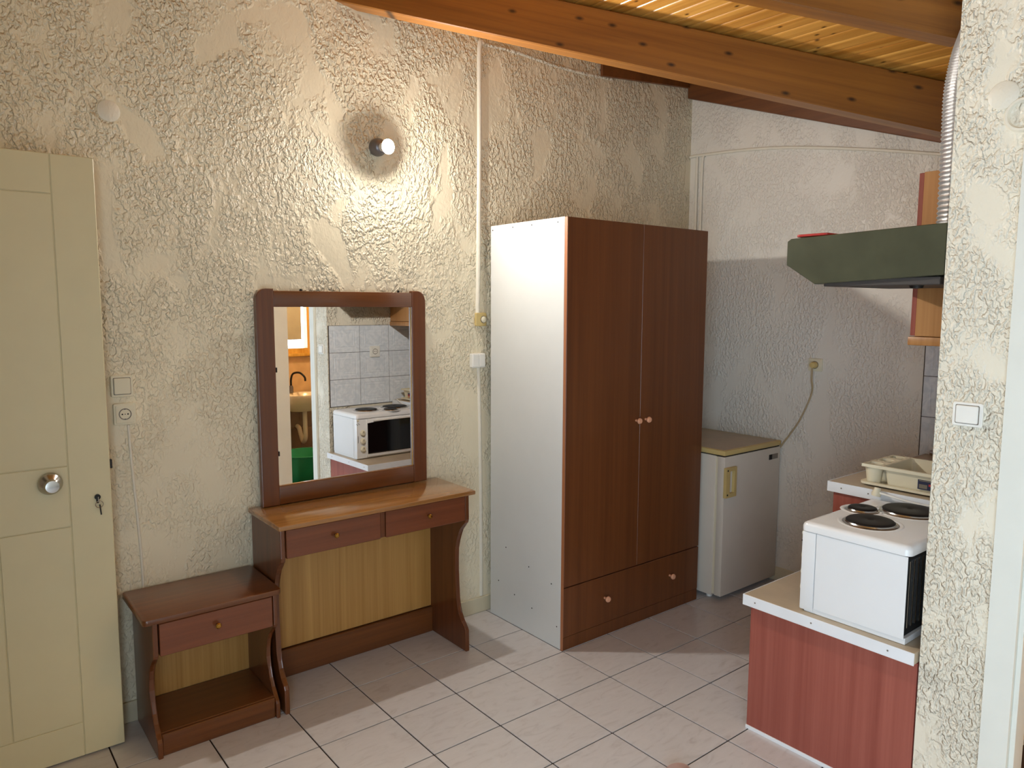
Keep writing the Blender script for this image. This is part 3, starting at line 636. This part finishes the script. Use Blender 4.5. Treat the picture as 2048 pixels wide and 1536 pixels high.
rx0, rx1, ry0, ry1, zt = 2.952, 3.228, .985, 1.418, .968
hole(rrect((rx0+rx1)/2, (ry0+ry1)/2, rx1-rx0, ry1-ry0, .022), rrect((rx0+rx1)/2, (ry0+1.345)/2+.002, rx1-rx0-.034, 1.345-ry0-.02, .016), 'Z', zt-.006, zt, 'rim', 'rack_cream', dk) if False else None
bm = bmesh.new()   # rim lip all round plus bridge to the cups
bbox(bm, rx0, rx0+.014, ry0, ry1, zt-.012, zt); bbox(bm, rx1-.014, rx1, ry0, ry1, zt-.012, zt)
bbox(bm, rx0+.014, rx1-.014, ry0, ry0+.012, zt-.012, zt); bbox(bm, rx0+.014, rx1-.014, ry1-.010, ry1, zt-.012, zt); bbox(bm, rx0+.014, rx1-.014, 1.338, 1.348, zt-.006, zt)
finish('rim', bm, 'rack_cream', dk)
bm = bmesh.new()   # tapering basin
o_t, o_b = rrect((rx0+rx1)/2, (ry0+1.342)/2, rx1-rx0-.02, 1.342-ry0-.012, .016), rrect((rx0+rx1)/2, (ry0+1.342)/2, rx1-rx0-.04, 1.342-ry0-.035, .016)
i_t, i_b = rrect((rx0+rx1)/2, (ry0+1.342)/2, rx1-rx0-.026, 1.342-ry0-.018, .014), rrect((rx0+rx1)/2, (ry0+1.342)/2, rx1-rx0-.046, 1.342-ry0-.041, .014)
lv = [[bm.verts.new((p[0], p[1], z)) for p in pr] for pr, z in ((o_b, .889), (o_t, zt-.001), (i_t, zt-.001), (i_b, .892))]
for A, B in zip(lv, lv[1:]):
    for i in range(len(A)): bm.faces.new((A[i], A[(i+1) % len(A)], B[(i+1) % len(A)], B[i]))
bm.faces.new(lv[0]); bm.faces.new(lv[-1][::-1]); finish('basin', bm, 'rack_cream', dk)
for cx in (2.992, 3.09, 3.186):
    bm = bmesh.new(); lathe('cup', [(0, .0), (.026, .0), (.036, .079), (.033, .079), (.023, .004), (0, .004)], (cx, 1.384, .889), (0, 0, 1), 'rack_cream', None, 20, None, bm); finish('cutlery_cup', bm, 'rack_cream', dk, True)
for cx in (3.041, 3.138): box('cup_bridge', cx-.014, cx+.014, 1.347, 1.409, zt-.006, zt-.001, 'rack_cream', dk, .001)
sk = prism('sticker', [(1.205, .902), (1.06, .902), (1.06, .944), (1.205, .944)], 'X', 2.9655, 2.9668, 'navy_print', dk)
box('sticker_print', 2.9648, 2.9656, 1.06, 1.165, .918, .926, 'red_print', sk, 0); box('sticker_print', 2.9648, 2.9656, 1.06, 1.13, .903, .914, 'orange_print', sk, 0); box('sticker_print', 2.9646, 2.9656, 1.06, 1.20, .934, .938, 'grey_badge', sk, 0); box('sticker_print', 2.9646, 2.9656, 1.17, 1.20, .906, .922, 'grey_badge', sk, 0)
pt = lathe('dinner_plate', [(0, 0), (.040, 0), (.072, .012), (.075, .014), (.040, .004), (0, .004)], (3.09, 1.165, .917), (.08, .30, .95), 'dark_plate', None, 32, (3.09, 1.165, .917)); tag(pt, 'dark brown plate lying in the dish rack', 'plate')

# ------------------------------------------------------------------ hood, duct, wall cabinet
ho = root('range_hood', (2.63, 1.18, 1.67), 'dark green-grey metal range hood on the kitchen wall above the oven', 'range hood')
hp = [(.93, 1.846), (1.428, 1.831), (1.442, 1.822), (1.442, 1.742), (1.335, 1.674), (.93, 1.694)]
prism('shell', hp, 'X', 2.376, 2.880, 'hood_green', ho, .002)
box('underside_panel', 2.39, 2.866, .945, 1.31, 1.666, 1.690, 'hood_under', ho, .002)
ho_lamp = lathe('lamp_lens', [(.0, .0), (.022, .0), (.018, .010), (0, .012)], (2.46, 1.04, 1.667), (0, 0, -1), 'dark_metal', ho, 16)
box('control_panel', 2.50, 2.76, 1.441, 1.421, 1.765, 1.800, 'dark_metal', ho, .001)
rd = prism('plastic_tray', rrect(2.52, 1.362, .26, .115, .012), 'Z', 1.8365, 1.845, 'red_plastic', None, .002, (2.52, 1.362, 1.8365)); tag(rd, 'thin red plastic tray lying on top of the range hood', 'tray')
bm = bmesh.new(); path = spline([(2.60, .99, 1.846), (2.60, .99, 2.0), (2.60, .992, 2.15), (2.598, .992, 2.27), (2.598, .98, 2.36), (2.61, .965, 2.43), (2.63, .95, 2.50)], 22)
rad = [(.058 if i % 2 else .0525) for i in range(len(path))]; rad[0] = .058
tube_bm(bm, path, rad, 22); o = finish('exhaust_duct', bm, 'aluminium_foil', None, True, (2.6, 1.035, 1.846)); tag(o, 'silver corrugated exhaust duct rising from the range hood', 'duct')
for p in o.data.polygons: p.use_smooth = False
wc = root('wall_cabinet', (3.2, 1.08, 1.455), 'brown wooden wall cabinet beyond the range hood', 'cabinet')
cp = box('side_panel', 2.900, 2.917, .93, 1.222, 1.490, 2.088, 'cherry_light', wc, .001); box('carcass', 2.917, 3.80, .93, 1.222, 1.490, 2.088, 'cherry', wc, .001)
box('light_rail', 2.892, 3.80, .93, 1.244, 1.456, 1.488, 'cherry_light', wc, .004, 2)
for xa, xb in ((2.902, 3.350), (3.353, 3.80)):
    d = box('door', xa, xb, 1.222, 1.240, 1.492, 2.086, 'cherry', wc, .0015)
    lathe('knob', [(.005, 0), (.005, .01), (.012, .018), (.010, .026), (0, .027)], (3.325 if xa < 3 else 3.378, 1.240, 1.56), (0, 1, 0), 'steel', d, 14)

# ------------------------------------------------------------------ bathroom doorway, casing and leaf
tr1 = st(multi('trim_1', [(WS-.018, WS+.12, D1-.005, D1+.066, 0, DH+.066), (WS-.018, WS+.12, D0-.066, D0+.005, 0, DH+.066), (WS-.018, WS+.12, D0+.005, D1-.005, DH-.005, DH+.066)], 'white_door'))
box('door_stop', WS+.0, WS+.05, D1-.018, D1-.005, 0, DH-.005, 'white_door', tr1, .001)
d2 = st(box('door_2', WS-.062, WS-.024, D0-.80, D0-.074, .01, 2.03, 'white_door', None, .002, 1, (WS, D0, 0)))
for z0, z1 in ((.15, .85), (1.0, 1.9)): box('door_panel', WS-.066, WS-.061, D0-.70, D0-.17, z0, z1, 'white_door', d2, .002)
for z in (.32, 1.03, 1.75): lathe('hinge', [(0, 0), (.007, 0), (.007, .07), (0, .07)], (WS-.020, D0+.002, z-.035), (0, 0, 1), 'dark_metal', d2, 10)

# ------------------------------------------------------------------ bathroom seen in the mirror
BX1, BY = 3.90, -1.1
bm = bmesh.new(); wx = (2.66, 3.185, 1.15, 1.95)
for (x0, x1, z0, z1) in ((WS+.1, wx[0], 0, 2.45), (wx[1], BX1, 0, 2.45), (wx[0], wx[1], 0, wx[2]), (wx[0], wx[1], wx[3], 2.45)): bbox(bm, x0, x1, BY-.1, BY, z0, z1)
wbb = st(finish('wall_bathroom', bm, 'bath_tile'))
st(box('wall_bathroom_right', BX1, BX1+.1, BY-.1, .825, 0, 2.45, 'bath_tile', None, 0)); st(box('ceiling_bathroom', WS+.1, BX1+.1, BY-.1, .825, 2.45, 2.5, 'plaster_smooth', None, 0))
# dado of darker tiles behind the basin, piece by piece
for i in range(5):
    for j in range(3):
        box('dado_tile', 2.475+i*.28, 2.475+(i+1)*.28-.004, BY, BY+.008, .004+j*.2, .004+(j+1)*.2-.004, 'bath_tile_dark', wbb, .001)
w3 = st(hole([(wx[0], wx[2]), (wx[1], wx[2]), (wx[1], wx[3]), (wx[0], wx[3])], [(wx[0]+.05, wx[2]+.05), (wx[1]-.05, wx[2]+.05), (wx[1]-.05, wx[3]-.05), (wx[0]+.05, wx[3]-.05)], 'Y', BY-.07, BY+.012, 'window_2', 'window_wood'))
box('pane', wx[0]+.05, wx[1]-.05, BY-.042, BY-.038, wx[2]+.05, wx[3]-.05, 'window_glass', w3, 0)
box('window_sill', wx[0]-.03, wx[1]+.03, BY-.01, BY+.045, wx[2]-.03, wx[2], 'window_wood', w3, .004, 2)
o = box('roller_blind', wx[0]+.055, wx[1]-.095, BY-.030, BY-.024, 1.285, wx[3]-.052, 'blind', None, .001, 1, (2.98, BY, 1.6)); tag(o, 'grey roller blind half down in the bathroom window, seen in the mirror', 'blind')
si = root('washbasin', (2.98, BY+.22, 0), 'white washbasin on the bathroom wall, seen in the mirror', 'basin')
bm = bmesh.new(); lv = []
for w_, d_, z in ((.26, .20, .60), (.44, .36, .68), (.52, .42, .745), (.52, .42, .765), (.44, .33, .762), (.36, .26, .70), (.10, .08, .66)):
    lv.append([bm.verts.new((2.98+w_/2*math.cos(a), BY+.003+.21+d_/2*math.sin(a)*(1 if math.sin(a) > 0 else .98), z)) for a in [2*math.pi*i/28 for i in range(28)]])
for A, B in zip(lv, lv[1:]):
    for i in range(28): bm.faces.new((A[i], A[(i+1) % 28], B[(i+1) % 28], B[i]))
bm.faces.new(lv[0]); bm.faces.new(lv[-1][::-1]); finish('bowl', bm, 'ceramic', si, True)
tp = lathe('tap_body', [(.022, 0), (.022, .05), (.016, .07), (0, .072)], (2.93, BY+.055, .765), (0, 0, 1), 'grey_metal', si, 16)
tube('spout', spline([(2.93, BY+.055, .83), (2.93, BY+.06, .90), (2.945, BY+.08, .955), (2.985, BY+.14, .965), (3.015, BY+.185, .925), (3.02, BY+.19, .885)], 6), .010, 'dark_metal', tp, 10)
tube('waste_pipe', spline([(3.0, BY+.2, .61), (3.0, BY+.2, .45), (3.0, BY+.2, .33), (3.0, BY+.15, .28), (3.0, BY+.1, .33), (3.0, BY+.06, .40), (3.0, BY+.012, .42)], 6), .022, 'white_plastic', si, 12)
bn = root('plastic_tub', (2.82, -.52, 0), 'green plastic tub on the bathroom floor, seen in the mirror', 'tub')
bm = bmesh.new(); lathe('tub', [(0, .0), (.17, .0), (.235, .245), (.25, .25), (.25, .258), (.228, .258), (.165, .008), (0, .008)], (2.82, -.52, .0), (0, 0, 1), 'green_plastic', None, 32, None, bm); finish('tub', bm, 'green_plastic', bn, True)
for s in (-1, 1): tube('handle', spline([(2.82+s*.245, -.57, .252), (2.82+s*.285, -.55, .252), (2.82+s*.285, -.49, .252), (2.82+s*.245, -.47, .252)], 5), .008, 'green_plastic', bn, 8)

cl = root('ceiling_lamp', (3.0, -.2, 2.45), 'round ceiling lamp in the bathroom, out of direct view', 'lamp')
lathe('lamp_base', [(.0, 0), (.11, 0), (.11, .015), (0, .015)], (3.0, -.2, 2.45), (0, 0, -1), 'white_plastic', cl, 24)
t = NT('warm_globe'); t.b.inputs['Emission Color'].default_value = (1, .68, .36, 1); t.b.inputs['Emission Strength'].default_value = 120
lathe('lamp_globe', [(.10, .014), (.10, .03), (.085, .055), (.05, .072), (0, .078)], (3.0, -.2, 2.45), (0, 0, -1), 'warm_globe', cl, 24)
# ------------------------------------------------------------------ slipper at the bottom edge
sl = root('slipper', (1.89, 1.421, 0), 'pale pink slipper on the floor tiles at the bottom edge, only its toe showing', 'slipper')
def sole(z0, z1, grow, nm, mat):
    pts = []
    for i in range(28):
        a = 2*math.pi*i/28; l = .128*math.cos(a); wdt = (.045+.006*math.cos(a)+grow)*math.sin(a)
        hd = math.radians(53); cx, cy = 1.874, 1.421
        pts.append((cx+(l+grow*math.cos(a))*math.cos(hd)-wdt*math.sin(hd), cy+(l+grow*math.cos(a))*math.sin(hd)+wdt*math.cos(hd)))
    return prism(nm, pts, 'Z', z0, z1, mat, sl, .003, None, True, 2)
sole(0, .016, 0, 'sole', 'pink_rubber'); sole(.016, .022, -.004, 'footbed', 'knob_pink')
bm = bmesh.new(); hd = math.radians(53); rows = []
for i in range(7):
    l = .02+.08*i/6; row = []
    for k in range(13):
        a = math.pi*k/12; w_ = .046*math.cos(a); h_ = .012+(.045-.012*(i/6))*math.sin(a)
        row.append(bm.verts.new((1.874+l*math.cos(hd)-w_*math.sin(hd), 1.421+l*math.sin(hd)+w_*math.cos(hd), h_)))
    rows.append(row)
for A, B in zip(rows, rows[1:]):
    for k in range(12): bm.faces.new((A[k], A[k+1], B[k+1], B[k]))
bmesh.ops.solidify(bm, geom=bm.faces[:], thickness=.003)
finish('strap', bm, 'pink_rubber', sl, True)
